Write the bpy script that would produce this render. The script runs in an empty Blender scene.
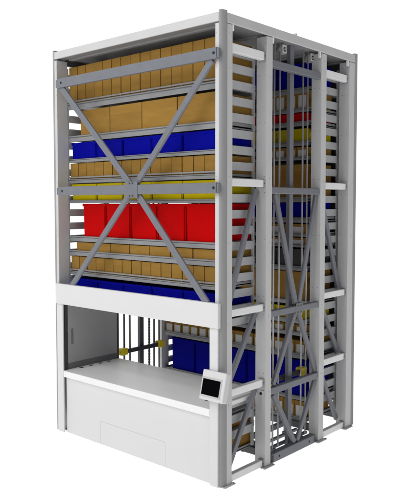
import bpy, bmesh, math, random
from mathutils import Vector, Matrix

random.seed(7)
S = 5.0                     # metres per design unit: the machine is one unit (5 m) tall
W, D = 0.5769, 0.5602       # width and depth in design units
scene = bpy.context.scene
col = scene.collection

# ------------------------------------------------------------------ materials
def mat(name, rgb, rough=0.5, var=0.06, scale=6.0, bump=0.0, bscale=120.0, metallic=0.0, spec=0.4, stretch=None, ovar=0.0):
    m = bpy.data.materials.new(name); m.use_nodes = True
    nt = m.node_tree; n = nt.nodes; l = nt.links
    b = n['Principled BSDF']
    b.inputs['Roughness'].default_value = rough
    b.inputs['Metallic'].default_value = metallic
    b.inputs['Specular IOR Level'].default_value = spec
    tc = n.new('ShaderNodeTexCoord')
    mp = n.new('ShaderNodeMapping')
    if stretch: mp.inputs['Scale'].default_value = stretch
    l.new(tc.outputs['Object'], mp.inputs['Vector'])
    info = n.new('ShaderNodeObjectInfo')
    off = n.new('ShaderNodeVectorMath'); off.operation = 'SCALE'; off.inputs[0].default_value = (37.0, 91.0, 53.0)
    l.new(info.outputs['Random'], off.inputs['Scale'])
    ad = n.new('ShaderNodeVectorMath'); ad.operation = 'ADD'
    l.new(mp.outputs['Vector'], ad.inputs[0]); l.new(off.outputs['Vector'], ad.inputs[1])
    no = n.new('ShaderNodeTexNoise'); no.inputs['Scale'].default_value = scale; no.inputs['Detail'].default_value = 5
    l.new(ad.outputs['Vector'], no.inputs['Vector'])
    mr = n.new('ShaderNodeMapRange')
    mr.inputs['To Min'].default_value = 1 - var; mr.inputs['To Max'].default_value = 1 + var
    mr.inputs['From Min'].default_value = 0.25; mr.inputs['From Max'].default_value = 0.75
    l.new(no.outputs['Fac'], mr.inputs['Value'])
    mx = n.new('ShaderNodeVectorMath'); mx.operation = 'SCALE'
    mx.inputs[0].default_value = rgb
    om = n.new('ShaderNodeMapRange'); om.inputs['To Min'].default_value = 1 - ovar; om.inputs['To Max'].default_value = 1 + ovar
    l.new(info.outputs['Random'], om.inputs['Value'])
    mm = n.new('ShaderNodeMath'); mm.operation = 'MULTIPLY'
    l.new(mr.outputs['Result'], mm.inputs[0]); l.new(om.outputs['Result'], mm.inputs[1])
    l.new(mm.outputs['Value'], mx.inputs['Scale'])
    l.new(mx.outputs['Vector'], b.inputs['Base Color'])
    r2 = n.new('ShaderNodeMapRange')
    r2.inputs['To Min'].default_value = max(0.05, rough - 0.07); r2.inputs['To Max'].default_value = min(1, rough + 0.07)
    l.new(no.outputs['Fac'], r2.inputs['Value']); l.new(r2.outputs['Result'], b.inputs['Roughness'])
    if bump:
        n2 = n.new('ShaderNodeTexNoise'); n2.inputs['Scale'].default_value = bscale; n2.inputs['Detail'].default_value = 3
        l.new(ad.outputs['Vector'], n2.inputs['Vector'])
        bp = n.new('ShaderNodeBump'); bp.inputs['Strength'].default_value = bump; bp.inputs['Distance'].default_value = 0.004
        l.new(n2.outputs['Fac'], bp.inputs['Height']); l.new(bp.outputs['Normal'], b.inputs['Normal'])
    return m

M = dict(
    white=mat('white_powder_coat', (0.65, 0.65, 0.65), 0.45, 0.012, 3),
    counter=mat('counter_laminate', (0.80, 0.80, 0.80), 0.4, 0.015, 3),
    post=mat('light_grey_steel', (0.54, 0.54, 0.545), 0.45, 0.03, 4),
    trim=mat('mid_grey_trim', (0.31, 0.31, 0.315), 0.6, 0.03, 4, spec=0.08),
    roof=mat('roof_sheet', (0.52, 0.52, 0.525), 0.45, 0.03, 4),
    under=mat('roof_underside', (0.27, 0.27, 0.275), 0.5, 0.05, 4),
    tube=mat('pale_grey_tube', (0.78, 0.78, 0.785), 0.4, 0.03, 5),
    brace=mat('blue_grey_steel', (0.160, 0.166, 0.190), 0.42, 0.06, 8),
    slat=mat('galvanised_slat', (0.41, 0.415, 0.425), 0.45, 0.08, 9),
    tray=mat('galvanised_tray', (0.25, 0.253, 0.26), 0.4, 0.08, 7, metallic=0.2),
    rod=mat('bright_rod', (0.42, 0.425, 0.44), 0.3, 0.05, 8, metallic=0.3),
    dark=mat('dark_steel', (0.05, 0.05, 0.055), 0.4, 0.1, 10),
    hole=mat('black_hole', (0.012, 0.012, 0.012), 0.8, 0.1, 10),
    wall=mat('grey_side_sheet', (0.34, 0.34, 0.345), 0.4, 0.03, 3),
    card=mat('tan_cardboard', (0.272, 0.153, 0.035), 0.75, 0.10, 3.5, 0.25, 160, stretch=(1.0, 1.0, 5.0), spec=0.04, ovar=0.06),
    cardlid=mat('tan_cardboard_lid', (0.276, 0.155, 0.0355), 0.75, 0.10, 3.5, 0.25, 160, stretch=(1.0, 1.0, 5.0), spec=0.04, ovar=0.06),
    pale=mat('pale_grey_card', (0.50, 0.50, 0.50), 0.6, 0.05, 6),
    blue=mat('blue_plastic', (0.001, 0.002, 0.235), 0.6, 0.06, 4, spec=0.03),
    red=mat('red_plastic', (0.47, 0.001, 0.0015), 0.6, 0.06, 4, spec=0.03),
    yellow=mat('yellow_plastic', (0.40, 0.315, 0.003), 0.6, 0.06, 4, spec=0.03),
    char=mat('charcoal_plastic', (0.035, 0.036, 0.038), 0.5, 0.1, 5),
    guide=mat('yellow_guide_plastic', (0.74, 0.58, 0.012), 0.4, 0.05, 8),
    screen=mat('black_glass', (0.003, 0.003, 0.004), 0.6, 0.0, 2, spec=0.0),
    recess=mat('grey_recess', (0.17, 0.17, 0.175), 0.5, 0.05, 5),
    gun_shade=mat('gunmetal_and_shade', (0.085, 0.087, 0.092), 0.45, 0.1, 8),  # dark steel parts; also shade put into the rear sheet and left guides
)

# ------------------------------------------------------------------ mesh helpers
class MB:
    """collects shapes given in design units; build() links them as ONE mesh object"""
    def __init__(self): self.bm = bmesh.new(); self.mats = []
    def mi(self, m):
        if m not in self.mats: self.mats.append(m)
        return self.mats.index(m)
    def _join(self, t, m):
        i = self.mi(m)
        for f in t.faces: f.material_index = i
        me = bpy.data.meshes.new('t'); t.to_mesh(me); t.free()
        self.bm.from_mesh(me); bpy.data.meshes.remove(me)
    def box(self, x0, x1, y0, y1, z0, z1, m, bev=0.0, seg=2):
        t = bmesh.new()
        bmesh.ops.create_cube(t, size=1.0)
        for v in t.verts:
            v.co = Vector(((x0 + x1) / 2 + v.co.x * (x1 - x0), (y0 + y1) / 2 + v.co.y * (y1 - y0), (z0 + z1) / 2 + v.co.z * (z1 - z0))) * S
        if bev:
            bmesh.ops.bevel(t, geom=list(t.edges), offset=bev * S, segments=seg, affect='EDGES', profile=0.5)
        self._join(t, m); return self
    def bar(self, a, b, w, h, m, up=(1, 0, 0), bev=0.0012):
        """rectangular tube from a to b; h measured along 'up', w across"""
        a, b = Vector(a), Vector(b); d = b - a; L = d.length; d.normalize()
        u = Vector(up); u = (u - d * u.dot(d)).normalized(); s = u.cross(d)
        t = bmesh.new(); bmesh.ops.create_cube(t, size=1.0)
        for v in t.verts:
            c = v.co.copy(); v.co = ((a + b) / 2 + d * c.x * L + s * c.y * w + u * c.z * h) * S
        if bev: bmesh.ops.bevel(t, geom=list(t.edges), offset=bev * S, segments=2, affect='EDGES', profile=0.5)
        self._join(t, m); return self
    def cyl(self, a, b, r, m, n=16, r2=None):
        a, b = Vector(a), Vector(b); d = b - a
        t = bmesh.new()
        bmesh.ops.create_cone(t, cap_ends=True, segments=n, radius1=r * S, radius2=(r if r2 is None else r2) * S, depth=d.length * S)
        q = d.to_track_quat('Z', 'Y').to_matrix().to_4x4(); q.translation = (a + b) / 2 * S
        bmesh.ops.transform(t, matrix=q, verts=t.verts)
        for f in t.faces:
            if len(f.verts) == 4: f.smooth = True
        self._join(t, m); return self
    def prism(self, pts, z0, z1, m, smooth=False):
        t = bmesh.new()
        lo = [t.verts.new(Vector((x, y, z0)) * S) for x, y in pts]; hi = [t.verts.new(Vector((x, y, z1)) * S) for x, y in pts]
        n = len(pts)
        t.faces.new(lo[::-1]); t.faces.new(hi)
        for i in range(n): t.faces.new((lo[i], lo[(i + 1) % n], hi[(i + 1) % n], hi[i]))
        bmesh.ops.recalc_face_normals(t, faces=t.faces)
        self._join(t, m); return self
    def profile_x(self, pts, x0, x1, m):
        """polygon in (y, z) extruded along x"""
        t = bmesh.new()
        lo = [t.verts.new(Vector((x0, y, z)) * S) for y, z in pts]; hi = [t.verts.new(Vector((x1, y, z)) * S) for y, z in pts]
        n = len(pts)
        t.faces.new(lo[::-1]); t.faces.new(hi)
        for i in range(n): t.faces.new((lo[i], lo[(i + 1) % n], hi[(i + 1) % n], hi[i]))
        bmesh.ops.recalc_face_normals(t, faces=t.faces)
        self._join(t, m); return self
    def profile_y(self, pts, y0, y1, m):
        """polygon in (x, z) extruded along y"""
        t = bmesh.new()
        lo = [t.verts.new(Vector((x, y0, z)) * S) for x, z in pts]; hi = [t.verts.new(Vector((x, y1, z)) * S) for x, z in pts]
        n = len(pts)
        t.faces.new(lo[::-1]); t.faces.new(hi)
        for i in range(n): t.faces.new((lo[i], lo[(i + 1) % n], hi[(i + 1) % n], hi[i]))
        bmesh.ops.recalc_face_normals(t, faces=t.faces)
        self._join(t, m); return self
    def build(self, name, parent=None, origin=None):
        me = bpy.data.meshes.new(name)
        if origin:
            for v in self.bm.verts: v.co -= Vector(origin) * S
        self.bm.to_mesh(me); self.bm.free()
        for k in self.mats: me.materials.append(M[k])
        o = bpy.data.objects.new(name, me); col.objects.link(o)
        if parent: o.parent = parent
        return o

def tag(o, label, cat, group=None):
    o['label'] = label; o['category'] = cat
    if group: o['group'] = group
    return o
def root(name, label, cat, loc, group=None):
    o = bpy.data.objects.new(name, None); col.objects.link(o)
    o.location = Vector(loc) * S; o.empty_display_size = 0.1
    return tag(o, label, cat, group)
def dup(o, loc, label):
    c = o.copy(); col.objects.link(c); c.location = Vector(loc) * S; c['label'] = label
    for ch in list(o.children):
        k = ch.copy(); col.objects.link(k); k.parent = c
    return c

# ------------------------------------------------------------------ the machine
mach = root('storage_machine', 'tall white and grey automated tray storage machine with an access opening and counter', 'storage machine', (0, 0, 0))

# corner trims, rounded, running from floor to just above the roof
def trim(cx, cy, sx, sy):
    """corner at (cx,cy); sx, sy point inwards"""
    rx, ry = 0.0085, 0.0158
    qx, qy = (rx, ry) if (sx < 0 and sy > 0) else (0.0030, 0.0030)
    pts = [(cx + sx * rx, cy)] if qx < rx else []
    for i in range(9):
        a = math.pi / 2 * i / 8
        pts.append((cx + sx * qx * (1 - math.sin(a)), cy + sy * qy * (1 - math.cos(a))))
    if qx < rx: pts.append((cx, cy + sy * ry))
    pts.append((cx + sx * rx, cy + sy * ry))
    b = MB().prism(pts, 0.0022, 1.0, 'trim')
    o = b.build('corner_trim', mach)
for cx, sx in ((0, 1), (W, -1)):
    for cy, sy in ((0, 1), (D, -1)):
        trim(cx, cy, sx, sy)

# posts: C-shaped, with bolt holes and a foot plate
def post(x0, x1, y0, y1, side, holes_face, plate, corner=0):
    """side=+1 right-hand side of the machine; corner=-1 front corner, +1 rear corner: the trim fills the outer corner"""
    b = MB()
    zt = 0.9735
    if corner:
        c = 1 if side > 0 else -1
        tx, ty = 0.0090, 0.0164
        if corner < 0:
            if side > 0: pts = [(x0, y0), (x1 - tx, y0), (x1 - tx, y0 + ty), (x1, y0 + ty), (x1, y1), (x0, y1)]
            else: pts = [(x0, y0 + ty), (x0 + tx, y0 + ty), (x0 + tx, y0), (x1, y0), (x1, y1), (x0, y1)]
        else:
            if side > 0: pts = [(x0, y0), (x1, y0), (x1, y1 - ty), (x1 - tx, y1 - ty), (x1 - tx, y1), (x0, y1)]
            else: pts = [(x0, y0), (x1, y0), (x1, y1), (x0 + tx, y1), (x0 + tx, y1 - ty), (x0, y1 - ty)]
        b.prism(pts, 0.003, zt, 'post')
    else:
        b.box(x0, x1, y0, y1, 0.003, zt, 'post', 0.0012)
    ym = (y0 + y1) / 2 + (0.006 if corner < 0 else 0)
    if side > 0:
        for z in holes_face[::2]:
            b.cyl((x1 - 0.0005, ym, z), (x1 + 0.0003, ym, z), 0.0009, 'gun_shade', 10)
        if corner >= 0:
            for z in holes_face:
                for xo in (0.006, 0.021):
                    b.cyl((x1 - xo, y0 + 0.0005, z + 0.004), (x1 - xo, y0 - 0.0003, z + 0.004), 0.0009, 'gun_shade', 10)
    if corner < 0:
        xx = x0 + 0.0022 if side > 0 else x1 - 0.0022
        for z in holes_face[::2]:
            b.cyl((xx, y0 + 0.0005, z), (xx, y0 - 0.0003, z), 0.0008, 'gun_shade', 10)
    o = b.build('post', mach)
    p = MB(); px0, px1, py0, py1 = plate
    p.box(px0, px1, py0, py1, 0.0004, 0.0028, 'post', 0.0006, 1)
    for (ax, ay) in ((px0 + 0.004, py0 + 0.0035), (px1 - 0.0035, py1 - 0.0035)):
        p.cyl((ax, ay, 0.0026), (ax, ay, 0.0045), 0.0016, 'dark', 6)
    p.build('foot_plate', mach)
HZ = [0.955, 0.915, 0.885, 0.78, 0.66, 0.625, 0.52, 0.39, 0.35, 0.215, 0.175]
for side, X0 in ((1, W), (-1, 0.0)):
    def xr(d): return (X0 - d, X0) if side > 0 else (X0, X0 + d)
    def pl(d, o=0.007): return (X0 - d, X0 + o) if side > 0 else (X0 - o, X0 + d)
    post(*xr(0.0185), 0.0, 0.0332, side, HZ, (*(pl(0.030, 0.006)), 0.004, 0.041) if side > 0 else (-0.002, 0.03, 0.012, 0.041), corner=-1)
    w2 = 0.0295 if side > 0 else 0.016
    post(*xr(w2), 0.1545, 0.1757, side, HZ, (*pl(w2 + 0.006), 0.1445, 0.1835))
    post(*xr(w2), 0.3812, 0.4045, side, HZ, (*pl(w2 + 0.006), 0.3715, 0.4125))
    post(*xr(w2), 0.5165, D, side, HZ, (*pl(w2 + 0.006), 0.506, 0.545), corner=1)

# roof: sheet, four fascias, underside ribs, small brackets
r = MB()
r.box(0.0050, W - 0.0050, 0.0050, D - 0.0050, 0.9865, 0.9945, 'roof', 0.001)
r.build('roof', mach)
for (a, b_, c, d_) in ((0.0090, W - 0.0090, -0.0008, 0.004), (0.0090, W - 0.0090, D - 0.004, D + 0.0008)):
    MB().box(a, b_, c, d_, 0.9768, 0.9958, 'roof', 0.0015).build('roof_fascia', mach)
for (a, b_) in ((-0.0008, 0.004), (W - 0.004, W + 0.0008)):
    MB().box(a, b_, 0.0165, D - 0.0165, 0.9755, 0.9958, 'roof', 0.0015).build('roof_fascia', mach)
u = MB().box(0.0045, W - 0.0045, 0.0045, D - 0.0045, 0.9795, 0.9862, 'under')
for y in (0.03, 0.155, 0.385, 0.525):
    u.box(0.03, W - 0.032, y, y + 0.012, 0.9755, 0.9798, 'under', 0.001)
u.box(0.008, 0.016, 0.0335, 0.154, 0.9640, 0.9790, 'gun_shade')
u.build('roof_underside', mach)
b = MB()
for y in (0.0365, 0.179, 0.375, 0.511):
    b.box(W - 0.006, W - 0.0005, y - 0.003, y + 0.003, 0.962, 0.9755, 'tube', 0.0008)
b.box(W - 0.006, W + 0.002, 0.264, 0.270, 0.9955, 0.9995, 'roof', 0.0006)
b.build('roof_bracket', mach)

# front bracing
def tube_front(a, b_, y0, z, h, name='front_brace'):
    t = MB().box(a, b_, y0, y0 + 0.010, z - h / 2, z + h / 2, 'brace', 0.0018)
    for x in (a + 0.0175, b_ - 0.0070):
        t.cyl((x, y0 + 0.0008, z), (x, y0 - 0.0005, z), 0.0032, 'hole', 14)
    t.build(name, mach)
    for x in (a, b_):
        xa, xb = (x - 0.0070, x - 0.0003) if x == a else (x + 0.0003, x + 0.0055)
        MB().box(xa, xb, y0 + 0.001, y0 + 0.0095, z - h * 0.42, z + h * 0.42, 'brace', 0.0015).build('brace_bracket', mach)
tube_front(0.0335, 0.5705, -0.0115, 0.911, 0.0235)
tube_front(0.0335, 0.5705, -0.0115, 0.6365, 0.0225)
for (a, b_) in (((0.042, 0.902), (0.306, 0.645)), ((0.553, 0.900), (0.318, 0.645)), ((0.302, 0.629), (0.0765, 0.3925)), ((0.324, 0.629), (0.5405, 0.3925))):
    MB().bar((a[0], -0.0038, a[1]), (b_[0], -0.0038, b_[1]), 0.0165, 0.0066, 'brace', (0, 1, 0), 0.002).build('diagonal_brace', mach)
g = MB().box(0.292, 0.334, -0.0122, -0.0117, 0.618, 0.655, 'brace', 0.0002)
for x, z in ((0.308, 0.651), (0.318, 0.651), (0.308, 0.622), (0.318, 0.622)):
    g.cyl((x, -0.012, z), (x, -0.0135, z), 0.0022, 'dark', 8)
g.build('gusset_plate', mach)

# side bracing: pale tubes in the two rack bays, blue grey ones in the shaft bay
for side in (1, -1):
    fx = (lambda v: v) if side > 0 else (lambda v: W - v)
    def bx(mb, x0, x1, *a, **k):
        xa, xb = fx(x0), fx(x1); return mb.box(min(xa, xb), max(xa, xb), *a, **k)
    for (ya, yb) in ((0.0335, 0.1542), (0.4048, 0.5162)):
        for z0, z1 in ((0.9205, 0.9390), (0.6412, 0.6575), (0.3622, 0.3780), (0.1895, 0.2060), (0.0032, 0.0190)):
            t = MB(); bx(t, 0.5605, 0.5725, ya, yb - 0.005, z0, z1, 'tube', 0.0012); t.build('side_tube', mach)
            t = MB(); bx(t, 0.5598, 0.5735, yb - 0.0048, yb - 0.0002, z0 - 0.0012, z1 + 0.0012, 'trim', 0.0008)
            t.cyl((fx(0.5732), yb - 0.0025, (z0 + z1) / 2), (fx(0.5742), yb - 0.0025, (z0 + z1) / 2), 0.0014, 'dark', 8)
            t.build('tube_bracket', mach)
    if side < 0: continue
    X9 = 0.566
    for (a, b_) in (((0.146, 0.636), (0.0475, 0.385)), ((0.1445, 0.3575), (0.0475, 0.213)), ((0.1445, 0.184), (0.0475, 0.026)),
                    ((0.413, 0.636), (0.5065, 0.384)), ((0.413, 0.3575), (0.5065, 0.212)), ((0.413, 0.184), (0.5065, 0.026))):
        MB().bar((X9 - 0.0115, a[0], a[1]), (X9 - 0.0115, b_[0], b_[1]), 0.0135, 0.008, 'brace', (1, 0, 0), 0.0018).build('diagonal_brace', mach)
    for z0, z1 in ((0.9100, 0.9265), (0.6265, 0.6420), (0.3440, 0.3590), (0.1635, 0.1795)):
        t = MB(); t.box(0.5615, 0.5745, 0.1760, 0.3809, z0, z1, 'brace', 0.0016)
        t.build('shaft_brace', mach)
    t = MB(); t.box(0.558, 0.5745, 0.1845, 0.3725, 0.0012, 0.0225, 'brace', 0.0015)
    for y in (0.2145, 0.3425):
        t.cyl((0.574, y, 0.0115), (0.5749, y, 0.0115), 0.0026, 'hole', 14)
    for y in (0.1870, 0.3655):
        t.box(0.574, 0.5753, y - 0.0015, y + 0.0045, 0.004, 0.0195, 'dark', 0.0005)
    t.build('floor_beam', mach)
    for (a, b_) in (((0.2015, 0.6275), (0.2885, 0.363)), ((0.3765, 0.6275), (0.3005, 0.363)), ((0.286, 0.341), (0.197, 0.182)), ((0.300, 0.341), (0.379, 0.182)),
                    ((0.1975, 0.161), (0.287, 0.023)), ((0.378, 0.161), (0.2975, 0.023))):
        MB().bar((X9 + 0.0005, a[0], a[1]), (X9 + 0.0005, b_[0], b_[1]), 0.0140, 0.0075, 'brace', (1, 0, 0), 0.002).build('diagonal_brace', mach)
    for z in (0.351, 0.0125):
        g = MB().box(0.5747, 0.5752, 0.279, 0.308, z - 0.012, z + 0.0135, 'brace', 0.0002)
        for y in (0.287, 0.3):
            g.cyl((0.575, y, z + 0.008), (0.5765, y, z + 0.008), 0.002, 'dark', 8); g.cyl((0.575, y, z - 0.008), (0.5765, y, z - 0.008), 0.002, 'dark', 8)
        if z > 0.1: g.build('gusset_plate', mach)
        else: g.bm.free()

b = MB()
b.box(0.5560, 0.5735, 0.1525, 0.1544, 0.1650, 0.1790, 'post', 0.0008)
b.cyl((0.5650, 0.1526, 0.1715), (0.5650, 0.1519, 0.1715), 0.0036, 'hole', 16)
b.build('lifting_lug', mach)
# slatted side panels that carry the trays
def slats(x0, x1, y0, y1, za, zb):
    b = MB(); k0 = int(math.floor((za - 0.5806) / 0.0352)) ; z = 0.5806 + k0 * 0.0352
    while z < zb:
        if z - 0.009 > za and z + 0.009 < zb:
            b.profile_x([(y0, z - 0.0092), (y1, z - 0.0092), (y1, z + 0.0092), (y0, z + 0.0092)], x0, x1, 'slat')
            xi = (x0 - 0.004, x0 - 0.0001) if x0 > 0.3 else (x1 + 0.0001, x1 + 0.004)
            b.box(*xi, y0, y1, z + 0.0062, z + 0.0078, 'slat')
        z += 0.0352
    for y in (y0 - 0.0032, y1 + 0.0002):
        b.box(x0 - 0.001, x1 + 0.001, y, y + 0.003, za, zb, 'slat')
    b.build('slatted_side', mach)
for x0, x1 in ((0.5355, 0.5410), (0.0125, 0.0178)):
    slats(x0, x1, 0.0375, 0.1535, 0.352, 0.957)
    slats(x0, x1, 0.0375, 0.1535, 0.045, 0.186)
    slats(x0, x1, 0.4085, 0.5230, 0.045, 0.957)
    b = MB().box(x0, x1, 0.034, 0.154, 0.333, 0.350, 'slat', 0.0008); b.build('side_rail', mach)

# rear cover sheet, its dark colour standing in for the shade inside
b = MB().box(0.018, W - 0.032, D - 0.008, D - 0.005, 0.06, 0.9790, 'gun_shade')
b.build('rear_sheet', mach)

# frame on the floor below the trays
b = MB()
for y in (0.158, 0.186, 0.384, 0.522):
    b.box(0.018, 0.546, y, y + 0.012, 0.0215, 0.0385, 'gun_shade', 0.001)
for x in (0.10, 0.30, 0.47):
    b.box(x, x + 0.010, 0.1985, 0.3835, 0.0225, 0.0355, 'brace', 0.001)
for x in (0.10, 0.30, 0.47):
    b.box(x + 0.002, x + 0.008, 0.1985, 0.2045, 0.001, 0.022, 'brace', 0.0005)
    b.box(x + 0.002, x + 0.008, 0.3775, 0.3835, 0.001, 0.022, 'brace', 0.0005)
for x in (0.505, 0.535):
    b.box(x, x + 0.007, 0.1985, 0.3835, 0.0140, 0.0210, 'brace', 0.0008)
b.box(0.49, 0.556, 0.2265, 0.2345, 0.010, 0.018, 'brace', 0.001)
b.box(0.49, 0.556, 0.3445, 0.3525, 0.010, 0.018, 'brace', 0.001)
b.build('base_frame', mach)

# shaft guides: rods and a square rail on either side, with pulleys under the roof
for side in (1, -1):
    xg = 0.547 if side > 0 else 0.020
    for y, rr in ((0.2240, 0.0021), (0.2460, 0.0021), (0.3440, 0.0021), (0.3650, 0.0018)):
        MB().cyl((xg, y, 0.02), (xg, y, 0.9790), rr if side > 0 else rr * 1.45, 'rod' if side > 0 else 'gun_shade', 12).build('guide_rod', mach)  # left rods and rail coloured darker to stand in for back-lit shade
    MB().box(xg - 0.005, xg + 0.005, 0.2815, 0.2975, 0.005, 0.9790, 'brace' if side > 0 else 'gun_shade', 0.001).build('guide_rail', mach)
    ch = MB()
    z = 0.03; k = 0
    while z < 0.965:
        if k % 2: ch.box(xg - 0.0008, xg + 0.0008, 0.3210, 0.3262, z, z + 0.0042, 'dark')
        else: ch.box(xg - 0.0022, xg + 0.0022, 0.3205, 0.3222, z - 0.001, z + 0.0046, 'dark'); ch.box(xg - 0.0022, xg + 0.0022, 0.3250, 0.3267, z - 0.001, z + 0.0046, 'dark')
        z += 0.0044; k += 1
    if side < 0: ch.build('drive_chain', mach)
    else: ch.bm.free()
    for y in (0.2430, 0.3640):
        p = MB()
        p.box(xg + 0.004, xg + 0.007, y + 0.0035, y + 0.0200, 0.9560, 0.9750, 'post', 0.0008)
        p.box(xg - 0.014, xg - 0.011, y + 0.0035, y + 0.0200, 0.9560, 0.9750, 'post', 0.0008)
        p.cyl((xg + 0.0072, y + 0.0118, 0.9645), (xg + 0.0066, y + 0.0118, 0.9645), 0.0055, 'hole', 18)
        p.cyl((xg + 0.0090, y + 0.0118, 0.9645), (xg - 0.016, y + 0.0118, 0.9645), 0.0026, 'rod', 12)
        q = p.build('pulley_bracket', mach)
        w = MB().cyl((xg - 0.0105, y + 0.0118, 0.9645), (xg + 0.0035, y + 0.0118, 0.9645), 0.0115, 'trim', 24)
        w.build('pulley', q)

# ------------------------------------------------------------------ access opening
b = MB().box(0.0130, 0.5740, -0.0092, -0.0003, 0.3432, 0.3962, 'white', 0.0012); b.build('front_panel', mach)
MB().box(0.0122, 0.0375, -0.0045, -0.0003, 0.002, 0.3429, 'white', 0.0010).build('front_column', mach)
MB().box(0.5465, 0.5692, -0.0045, -0.0003, 0.002, 0.3429, 'white', 0.0010).build('front_column', mach)
ct = MB()
ct.profile_x([(-0.0038, 0.1512), (-0.0030, 0.1502), (0.0028, 0.1502), (0.0028, 0.1585), (0.1900, 0.1585), (0.1900, 0.1668), (-0.0030, 0.1668), (-0.0038, 0.1660)], 0.0380, 0.5460, 'counter')
ct.box(0.0296, 0.0379, 0.0125, 0.1900, 0.1600, 0.1667, 'counter')
ct = ct.build('counter', mach)
s = MB()
for y in (0.046, 0.078, 0.110, 0.141):
    s.box(0.0385, 0.0490, y, y + 0.0105, 0.1660, 0.16695, 'hole')
s.build('vent_slot', ct)
lw = MB()
DX0, DX1, DZ = 0.1767, 0.4060, 0.0606
g_ = 0.0004
lw.profile_y([(0.0412, 0.0025), (DX0 - g_, 0.0025), (DX0 - g_, DZ + g_), (DX1 + g_, DZ + g_), (DX1 + g_, 0.0025), (0.5455, 0.0025), (0.5455, 0.1498), (0.0412, 0.1498)], 0.0030, 0.0055, 'white')
lw.box(0.0380, 0.5460, 0.0075, 0.0095, 0.0025, 0.1496, 'wall')
lw = lw.build('lower_panel', mach)
MB().box(DX0, DX1, 0.0030, 0.0055, 0.0025, DZ, 'white', 0.0003).build('access_door', lw)
# inner side wall on the left with its grip
w = MB()
w.box(0.0325, 0.0358, 0.0145, 0.1835, 0.1835, 0.3440, 'wall', 0.0006)
w = w.build('inner_wall', mach)
MB().box(0.0355, 0.0364, 0.0235, 0.0305, 0.2330, 0.2740, 'recess', 0.0003).build('grip', w)
MB().box(0.0300, 0.0350, 0.0140, 0.1880, 0.1669, 0.1836, 'recess').build('wall_base', w)
MB().box(0.0300, 0.0352, 0.0036, 0.0125, 0.1670, 0.3430, 'dark').build('wall_edge', w)
MB().box(0.0300, 0.0358, 0.1842, 0.1905, 0.1670, 0.3440, 'dark', 0.0005).build('wall_edge', w)

# operator screen on the right-hand column, tipped back
def control_panel():
    org = Vector((0.5345, -0.0255, 0.1935)); tilt = math.radians(14)
    R = Matrix.Rotation(-tilt, 4, 'X'); R.translation = org * S
    def part(mb, name, parent):
        o = mb.build(name, None)
        for v in o.data.vertices: v.co = R @ v.co
        o.parent = parent; return o
    w, h = 0.0650, 0.0620
    c = MB().box(0, w, 0.0, 0.0150, 0, h, 'white', 0.0022, 3)
    c = part(c, 'control_panel', mach)
    bz = MB()
    bz.box(0.0030, w - 0.0090, -0.0010, 0.0006, 0.0065, h - 0.0150, 'roof', 0.0006)
    part(bz, 'bezel', c)
    sc = MB().box(0.0052, w - 0.0120, -0.0017, -0.0008, 0.0105, h - 0.0185, 'screen', 0.0003)
    part(sc, 'screen', c)
    bt = MB()
    bt.cyl((0.016, 0.007, 0.0005), (0.016, 0.007, -0.0025), 0.0032, 'dark', 14)
    part(bt, 'button', c)
    ar = MB().box(0.022, 0.038, 0.0140, 0.0175, 0.012, 0.042, 'trim', 0.001)
    part(ar, 'mounting_arm', c)
control_panel()

# ------------------------------------------------------------------ lift carriage in the shaft
lc = root('lift_carriage', 'dark lift carriage beams with yellow guide blocks in the shaft above counter height', 'lift carriage', (0.29, 0.29, 0.18))
for xg in (0.0295, 0.5380):
    lb = MB().box(xg - 0.004, xg + 0.004, 0.2200, 0.3540, 0.1740, 0.1860, 'dark', 0.0012)
    lb.build('carriage_beam', lc, (0.29, 0.29, 0.18))
    for y in (0.2100, 0.3600):
        g = MB()
        g.box(xg - 0.010, xg + 0.010, y - 0.0120, y + 0.0120, 0.1715, 0.1910, 'guide', 0.0022)
        g.box(xg - 0.0125, xg - 0.0025, y - 0.0080, y + 0.0160, 0.1775, 0.1850, 'guide', 0.0015)
        g.cyl((xg, y - 0.0140, 0.181), (xg, y + 0.0140, 0.181), 0.0040, 'guide', 12)
        g.build('guide_block', lc, (0.29, 0.29, 0.18))

# ------------------------------------------------------------------ trays
TX0, TX1 = 0.0195, 0.5335
def make_tray(name, label, group, y0, y1, zb, h, rail):
    t = root(name, label, 'storage tray', (TX0, y0, zb), group)
    o = (TX0, y0, zb)
    p = MB().box(TX0, TX1, y0 + 0.0030, y1 - 0.0030, zb + h * 0.40, zb + h * 0.62, 'tray'); p.build('tray_floor', t, o)
    for nm, ya, sg in (('front_rail', y0, 1), ('rear_rail', y1, -1)):
        f = MB()
        def P(d): return ya + sg * d
        f.profile_x([(P(0.0), zb + h * 0.10), (P(0.0006), zb), (P(0.0028), zb), (P(0.0028), zb + h * 0.66), (P(0.0), zb + h * 0.66)], TX0, TX1, 'tray')
        f.profile_x([(P(-0.0012), zb + h * 0.80), (P(0.0028), zb + h * 0.80), (P(0.0028), zb + h), (P(-0.0002), zb + h), (P(-0.0012), zb + h * 0.93)], TX0, TX1, 'tray')
        f.profile_x([(P(0.0018), zb + h * 0.65), (P(0.0027), zb + h * 0.65), (P(0.0027), zb + h * 0.81), (P(0.0018), zb + h * 0.81)], TX0, TX1, 'tray')
        if rail:
            f.box(TX0, TX1, min(P(-0.0006), P(0.0012)), max(P(-0.0006), P(0.0012)), zb + h + 0.0026, zb + h + 0.0060, 'tray')
            for k in range(6):
                x = TX0 + 0.002 + k * (TX1 - TX0 - 0.008) / 5
                f.box(x, x + 0.003, min(P(0.0013), P(0.0022)), max(P(0.0013), P(0.0022)), zb + h * 0.9, zb + h + 0.0060, 'tray')
        f.build(nm, t, o)
    for x in (TX0, TX1 - 0.0012):
        e = MB()
        e.box(x, x + 0.0012, y0 + 0.0030, y1 - 0.0030, zb + h * 0.2, zb + h * 1.1, 'tray')
        e.build('end_wall', t, o)
    return t

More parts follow.
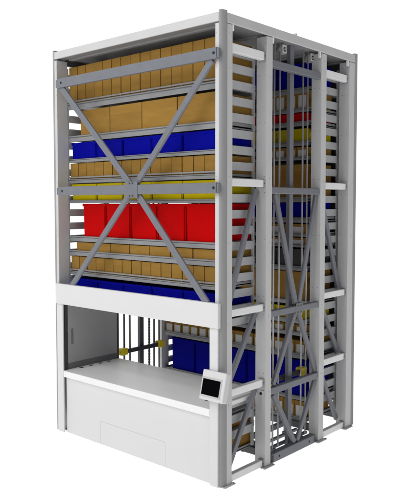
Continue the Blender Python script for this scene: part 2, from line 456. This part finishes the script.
# ------------------------------------------------------------------ boxes and bins (prototype built once per size, then copied)
ORD = ['first', 'second', 'third', 'fourth', 'fifth', 'sixth', 'seventh', 'eighth', 'ninth', 'tenth', 'eleventh', 'twelfth', 'thirteenth', 'fourteenth', 'fifteenth', 'sixteenth']
def carton(w, d, h, lid, plate):
    """origin at the lower front left corner"""
    t = bpy.data.objects.new('cardboard_box', None); col.objects.link(t); t.empty_display_size = 0.05
    hl = h * (1 - lid)
    b = MB()
    b.box(0.0006, w - 0.0006, 0.0006, d - 0.0006, 0, hl + 0.001, 'card', 0.0005)
    b.build('carton_body', t)
    l = MB().box(0.00045, w - 0.00045, 0.00045, d - 0.00045, hl, h, 'cardlid', 0.0005)
    l.build('carton_lid', t)
    if plate:
        # the side that faces the shaft carries a large pale card
        p = MB().box(w * 0.16, w * 0.86, -0.0004, 0.0009, h * 0.02, h * 0.74, 'pale', 0.0002)
        p.build('label_card', t)
    return t
def bin_(w, d, h, m, taper, rad=0.0022):
    t = bpy.data.objects.new('plastic_bin', None); col.objects.link(t); t.empty_display_size = 0.05
    b = MB(); bm = bmesh.new()
    g = 0.0007; tp = taper
    def ring(x0, x1, y0, y1, z): return [bm.verts.new(Vector(p) * S) for p in ((x0, y0, z), (x1, y0, z), (x1, y1, z), (x0, y1, z))]
    r0 = ring(g + tp, w - g - tp, g + tp, d - g - tp, 0); r1 = ring(g, w - g, g, d - g, h)
    r2 = ring(g + 0.002, w - g - 0.002, g + 0.002, d - g - 0.002, h); r3 = ring(g + tp + 0.002, w - g - tp - 0.002, g + tp + 0.002, d - g - tp - 0.002, 0.002)
    bm.faces.new(r0[::-1])
    for a, c in ((r0, r1), (r1, r2), (r2, r3)):
        for i in range(4): bm.faces.new((a[i], a[(i + 1) % 4], c[(i + 1) % 4], c[i]))
    bm.faces.new(r3)
    ed = [e for e in bm.edges if abs(e.verts[0].co.z - e.verts[1].co.z) > 0.3 * h * S]
    bmesh.ops.bevel(bm, geom=ed, offset=rad * S, segments=4, affect='EDGES')
    bmesh.ops.recalc_face_normals(bm, faces=bm.faces)
    b._join(bm, m); b.build('bin_body', t)
    r = MB(); e = 0.0002
    zr = h - min(0.006, h * 0.16)
    r.box(e, w - e, e, 0.0018, zr, h + 0.0004, m, 0.0005); r.box(e, w - e, d - 0.0018, d - e, zr, h + 0.0004, m, 0.0005)
    r.box(e, 0.0018, 0.0019, d - 0.0019, zr, h + 0.0004, m, 0.0005); r.box(w - 0.0018, w - e, 0.0019, d - 0.0019, zr, h + 0.0004, m, 0.0005)
    r.build('rim', t)
    return t

def fill(proto, cat, group, starts, y, z, what, where, fromright=False):
    """what: look of the thing; where: the tray it stands on"""
    n = len(starts)
    for i, x in enumerate(starts):
        j = i
        if fromright:
            k = n - 1 - i
            pos = 'rightmost' if k == 0 else ORD[k] + ' from the right'
        else:
            pos = 'leftmost' if i == 0 else ('rightmost' if i == n - 1 else ORD[i] + ' from the left')
        lab = '%s %s, %s' % (what, where, pos)
        loc = (x, y + random.uniform(-0.0008, 0.0008), z)
        if i == 0:
            o = proto; o.location = Vector(loc) * S; tag(o, lab, cat, group)
        else:
            o = dup(proto, loc, lab)
        o.rotation_euler.z = random.uniform(-0.006, 0.006)

def seq(x0, p, n): return [x0 + i * p for i in range(n)]
SM = seq(0.0203, 0.03392, 15); BL = seq(0.0276, 0.1003, 5); RB = seq(0.0455, 0.0967, 5); LG = seq(0.0655, 0.1160, 4); RD = seq(0.0708, 0.0915, 5); FL = seq(0.0430, 0.0695, 7)
FY0, FY1 = 0.0345, 0.1700
fd = 0.1280
GT, GS, GB = 'trays of the front rack', 'small tan cartons of the front rack', 'bins of the front rack'
# (content, tray bottom, tray top, content top, rail, look, where)
FRONT = [
    ('small', 0.8490, 0.8655, 0.9590, 1, 'narrow tan carton', 'on the top front tray', 'grey steel tray of narrow tan cartons, topmost in the front rack'),
    ('large', 0.7652, 0.7810, 0.8440, 0, 'large tan carton', 'under the top front tray', 'grey steel tray carrying four large tan cartons in the front rack'),
    ('blue', 0.7112, 0.7205, 0.7622, 0, 'blue plastic bin', 'under the large cartons', 'grey steel front tray of blue bins under the large cartons'),
    ('small', 0.6578, 0.6685, 0.7095, 1, 'narrow tan carton', 'just above the yellow front bins', 'grey steel front tray of narrow cartons just above the yellow bins'),
    ('yellow', 0.6056, 0.6140, 0.6548, 0, 'yellow plastic bin', 'behind the middle front brace', 'grey steel front tray of yellow bins behind the middle brace'),
    ('red', 0.5060, 0.5200, 0.6036, 0, 'tall red plastic bin', 'in the front rack', 'grey steel tray carrying the tall red bins in the front rack'),
    ('flat', 0.4680, 0.4820, 0.5040, 0, 'flat tan carton', 'below the red bins', 'grey steel tray of flat tan cartons right below the tall red bins'),
    ('small', 0.4165, 0.4270, 0.4660, 1, 'narrow tan carton', 'second tray below the red bins', 'grey steel front tray of narrow cartons, second below the tall red bins'),
    ('blue', 0.3600, 0.3680, 0.4080, 0, 'blue plastic bin', 'just above the white front panel', 'grey steel tray of blue bins just above the white front panel'),
    ('none', 0.1270, 0.1370, 0.1330, 0, '', '', 'empty grey tray under the counter behind the white lower panel'),
    ('flat', 0.0860, 0.0980, 0.1230, 0, 'low tan carton', 'behind the white lower panel, upper tray', 'upper grey tray behind the white lower front panel'),
    ('flat', 0.0390, 0.0480, 0.0800, 0, 'low tan carton', 'behind the white lower panel, lower tray', 'lower grey tray behind the white lower front panel'),
]
for kind, zb, zt, top, rail, what, where, tl in FRONT:
    make_tray('storage_tray', tl, GT, FY0, FY1, zb, zt - zb, rail)
    zc = zb + (zt - zb) * 0.63; h = top - zc
    y = FY0 + 0.0036
    if kind == 'none': continue
    if kind == 'small': fill(carton(0.0330, fd, h, 0.34, False), 'carton', 'narrow tan cartons of the front rack', SM, y, zc, what, where)
    elif kind == 'large': fill(carton(0.1150, fd, h, 0.30, False), 'carton', 'large tan cartons of the front rack', LG, y, zc, what, where)
    elif kind == 'flat':
        low = zb < 0.2
        fill(carton(0.0680, fd, h, 0.34, False), 'carton', 'flat tan cartons of the front rack', FL[-2:] if low else FL, y, zc, what, where, low)
    elif kind == 'red': fill(bin_(0.0911, fd, h, 'red', 0.0014, 0.0035), 'bin', 'tall red bins', RD, y, zc, what, where)
    else: fill(bin_(0.0994, fd, h, kind, 0.0008), 'bin', kind + ' bins of the front rack', BL, y, zc, what, where)

RY0, RY1 = 0.3900, 0.5230
rd_ = 0.1180
REAR = [
    ('blue', 0.8850, 0.8990, 0.9600, 'blue plastic bin', 'on the top rear tray', 'topmost grey tray of the rear rack, carrying blue bins'),
    ('small', 0.8370, 0.8480, 0.8930, 'pale-carded tan carton', 'just above the red rear bins', 'grey rear rack tray of cartons between blue and red bins'),
    ('red', 0.8020, 0.8140, 0.8345, 'low red plastic bin', 'on a rear tray beside the shaft', 'grey rear rack tray carrying the low red bins'),
    ('yellow', 0.7520, 0.7640, 0.7950, 'yellow plastic bin', 'under the red rear bins', 'grey rear rack tray of yellow bins under the red bins'),
    ('small', 0.7160, 0.7245, 0.7490, 'pale-carded tan carton', 'under the upper yellow rear bins', 'grey rear rack tray of low cartons under the upper yellow bins'),
    ('large', 0.6085, 0.6220, 0.7050, 'tall tan carton', 'behind and above the middle shaft brace', 'grey rear rack tray of tall cartons above the middle shaft brace'),
    ('blue', 0.5560, 0.5690, 0.6060, 'blue plastic bin', 'behind the middle shaft brace', 'grey rear rack tray of blue bins behind the middle shaft brace'),
    ('flat', 0.5200, 0.5280, 0.5520, 'flat pale-carded carton', 'right under the middle blue rear bins', 'grey rear rack tray of flat cartons right under blue bins'),
    ('flat', 0.4925, 0.4990, 0.5165, 'flat pale-carded carton', 'right above the charcoal bins', 'grey rear rack tray of flat cartons right above charcoal bins'),
    ('char', 0.4315, 0.4440, 0.4870, 'charcoal plastic bin', 'in the rear rack', 'grey rear rack tray carrying the charcoal bins'),
    ('large', 0.3440, 0.3550, 0.4285, 'tall tan carton', 'under the charcoal bins', 'grey rear rack tray of tall cartons under the charcoal bins'),
    ('yellow', 0.2940, 0.3060, 0.3360, 'yellow plastic bin', 'behind the lower shaft brace', 'grey rear rack tray of yellow bins behind the lower shaft brace'),
    ('small', 0.2620, 0.2725, 0.2905, 'low pale-carded carton', 'below the lower yellow rear bins', 'grey rear rack tray of low cartons below the lower yellow bins'),
    ('small', 0.2030, 0.2170, 0.2490, 'pale-carded carton', 'just above the large blue rear bins', 'grey rear rack tray of cartons just above the large blue bins'),
    ('blue', 0.0935, 0.1045, 0.1980, 'large blue plastic bin', 'seen through the access opening', 'grey rear rack tray of large blue bins seen through the opening'),
    ('small', 0.0372, 0.0500, 0.0905, 'pale-carded tan carton', 'on the bottom rear tray', 'bottom grey tray of the rear rack, just above the floor'),
]
def vis(starts, w): return [x for x in starts if x + w > 0.405]
for kind, zb, zt, top, what, where, tl in REAR:
    make_tray('storage_tray', tl, 'trays of the rear rack', RY0, RY1, zb, zt - zb, 0)
    zc = zb + (zt - zb) * 0.63; h = top - zc; y = RY0 + 0.0036
    allx = zb < 0.22
    if kind == 'small': w, st = 0.0330, SM
    elif kind == 'flat': w, st = 0.0680, FL
    elif kind == 'large': w, st = 0.1150, LG
    elif kind == 'red': w, st = 0.0908, RD
    else: w, st = 0.0958, RB
    if not allx: st = vis(st, w)
    st = list(st)
    if kind in ('small', 'flat', 'large'):
        fill(carton(w, rd_, h, 0.2, kind != 'large'), 'carton', 'cartons of the rear rack', st, y, zc, what, where, True)
    else:
        fill(bin_(w, rd_, h, kind, 0.0008), 'bin', 'bins of the rear rack', st, y, zc, what, where, True)

# ------------------------------------------------------------------ the surface it stands on: invented translucent sheet, made white by an added lamp
fm = bpy.data.materials.new('white_translucent_sheet'); fm.use_nodes = True
nt = fm.node_tree; nt.nodes.clear()
out = nt.nodes.new('ShaderNodeOutputMaterial'); mix = nt.nodes.new('ShaderNodeMixShader'); mix.inputs[0].default_value = 0.55
df = nt.nodes.new('ShaderNodeBsdfDiffuse'); df.inputs['Color'].default_value = (0.85, 0.85, 0.85, 1)
tr = nt.nodes.new('ShaderNodeBsdfTranslucent')
nz = nt.nodes.new('ShaderNodeTexNoise'); nz.inputs['Scale'].default_value = 2.0
rp = nt.nodes.new('ShaderNodeMapRange'); rp.inputs['To Min'].default_value = 0.93; rp.inputs['To Max'].default_value = 0.97
cb = nt.nodes.new('ShaderNodeCombineColor')
nt.links.new(nz.outputs['Fac'], rp.inputs['Value'])
for k in range(3): nt.links.new(rp.outputs['Result'], cb.inputs[k])
nt.links.new(cb.outputs['Color'], tr.inputs['Color'])
nt.links.new(df.outputs[0], mix.inputs[1]); nt.links.new(tr.outputs[0], mix.inputs[2]); nt.links.new(mix.outputs[0], out.inputs['Surface'])
bm = bmesh.new(); bmesh.ops.create_circle(bm, cap_ends=True, segments=96, radius=120.0)
me = bpy.data.meshes.new('floor'); bm.to_mesh(me); bm.free(); me.materials.append(fm)
fl = bpy.data.objects.new('floor', me); col.objects.link(fl); fl['kind'] = 'structure'
fl.location = (W / 2 * S, D / 2 * S, 0)

# ------------------------------------------------------------------ light
UP = 4.2
def sun(name, strength, direction, ang, colr=(1, 1, 1)):
    l = bpy.data.lights.new(name, 'SUN'); l.energy = strength; l.angle = math.radians(ang); l.color = colr
    o = bpy.data.objects.new(name, l); col.objects.link(o)
    o.rotation_euler = Vector(direction).to_track_quat('-Z', 'Y').to_euler(); return o
sun('added_floor_uplight', UP, (0, 0, 1), 5)           # added unseen lamp under the floor, keeps the sheet white and shadowless
def area(name, loc, target, size, power):
    l = bpy.data.lights.new(name, 'AREA'); l.shape = 'SQUARE'; l.size = size; l.energy = power
    o = bpy.data.objects.new(name, l); col.objects.link(o); o.location = loc
    o.rotation_euler = (Vector(target) - Vector(loc)).to_track_quat('-Z', 'Y').to_euler(); return o
KEY = area('front_softbox', (0.4, -10.4, 11.4), (1.4, 0.0, 2.0), 10.0, 1360)

w = bpy.data.worlds.new('World'); scene.world = w; w.use_nodes = True
nt = w.node_tree; bg = nt.nodes['Background']
tc = nt.nodes.new('ShaderNodeTexCoord'); dt = nt.nodes.new('ShaderNodeVectorMath'); dt.operation = 'DOT_PRODUCT'
dv = Vector((-0.80, 0.55, 0.0)).normalized(); dt.inputs[1].default_value = dv
nt.links.new(tc.outputs['Generated'], dt.inputs[0])
mr = nt.nodes.new('ShaderNodeMapRange'); mr.interpolation_type = 'SMOOTHSTEP'
mr.inputs['From Min'].default_value = -0.05; mr.inputs['From Max'].default_value = 0.6
mr.inputs['To Min'].default_value = 0.19; mr.inputs['To Max'].default_value = 1.03
nt.links.new(dt.outputs['Value'], mr.inputs['Value']); nt.links.new(mr.outputs['Result'], bg.inputs['Strength'])
bg.inputs['Color'].default_value = (1, 1, 1, 1)

# ------------------------------------------------------------------ camera (solved from the photograph's corner points)
cam = bpy.data.cameras.new('camera'); co = bpy.data.objects.new('camera', cam); col.objects.link(co)
co.location = Vector((1.4765, -1.0712, 0.6016)) * S
yaw, pitch = -0.7230, -0.0563
fw = Vector((math.sin(yaw) * math.cos(pitch), math.cos(yaw) * math.cos(pitch), math.sin(pitch)))
rt = Vector((math.cos(yaw), -math.sin(yaw), 0)); up = rt.cross(fw)
co.rotation_euler = Matrix((rt, up, -fw)).transposed().to_euler()
cam.sensor_fit = 'HORIZONTAL'; cam.sensor_width = 36.0; cam.lens = 675.726 / 411 * 36.0
cam.shift_y = -7.151 / 411
cam.clip_start = 0.1; cam.clip_end = 1000
scene.camera = co
scene.view_settings.view_transform = 'Standard'; scene.view_settings.look = 'None'
scene.view_settings.exposure = 0.0; scene.view_settings.gamma = 1.0
scene.render.resolution_x, scene.render.resolution_y = 842, 1024
scene.render.engine = 'CYCLES'
scene.cycles.max_bounces = 8; scene.cycles.diffuse_bounces = 4
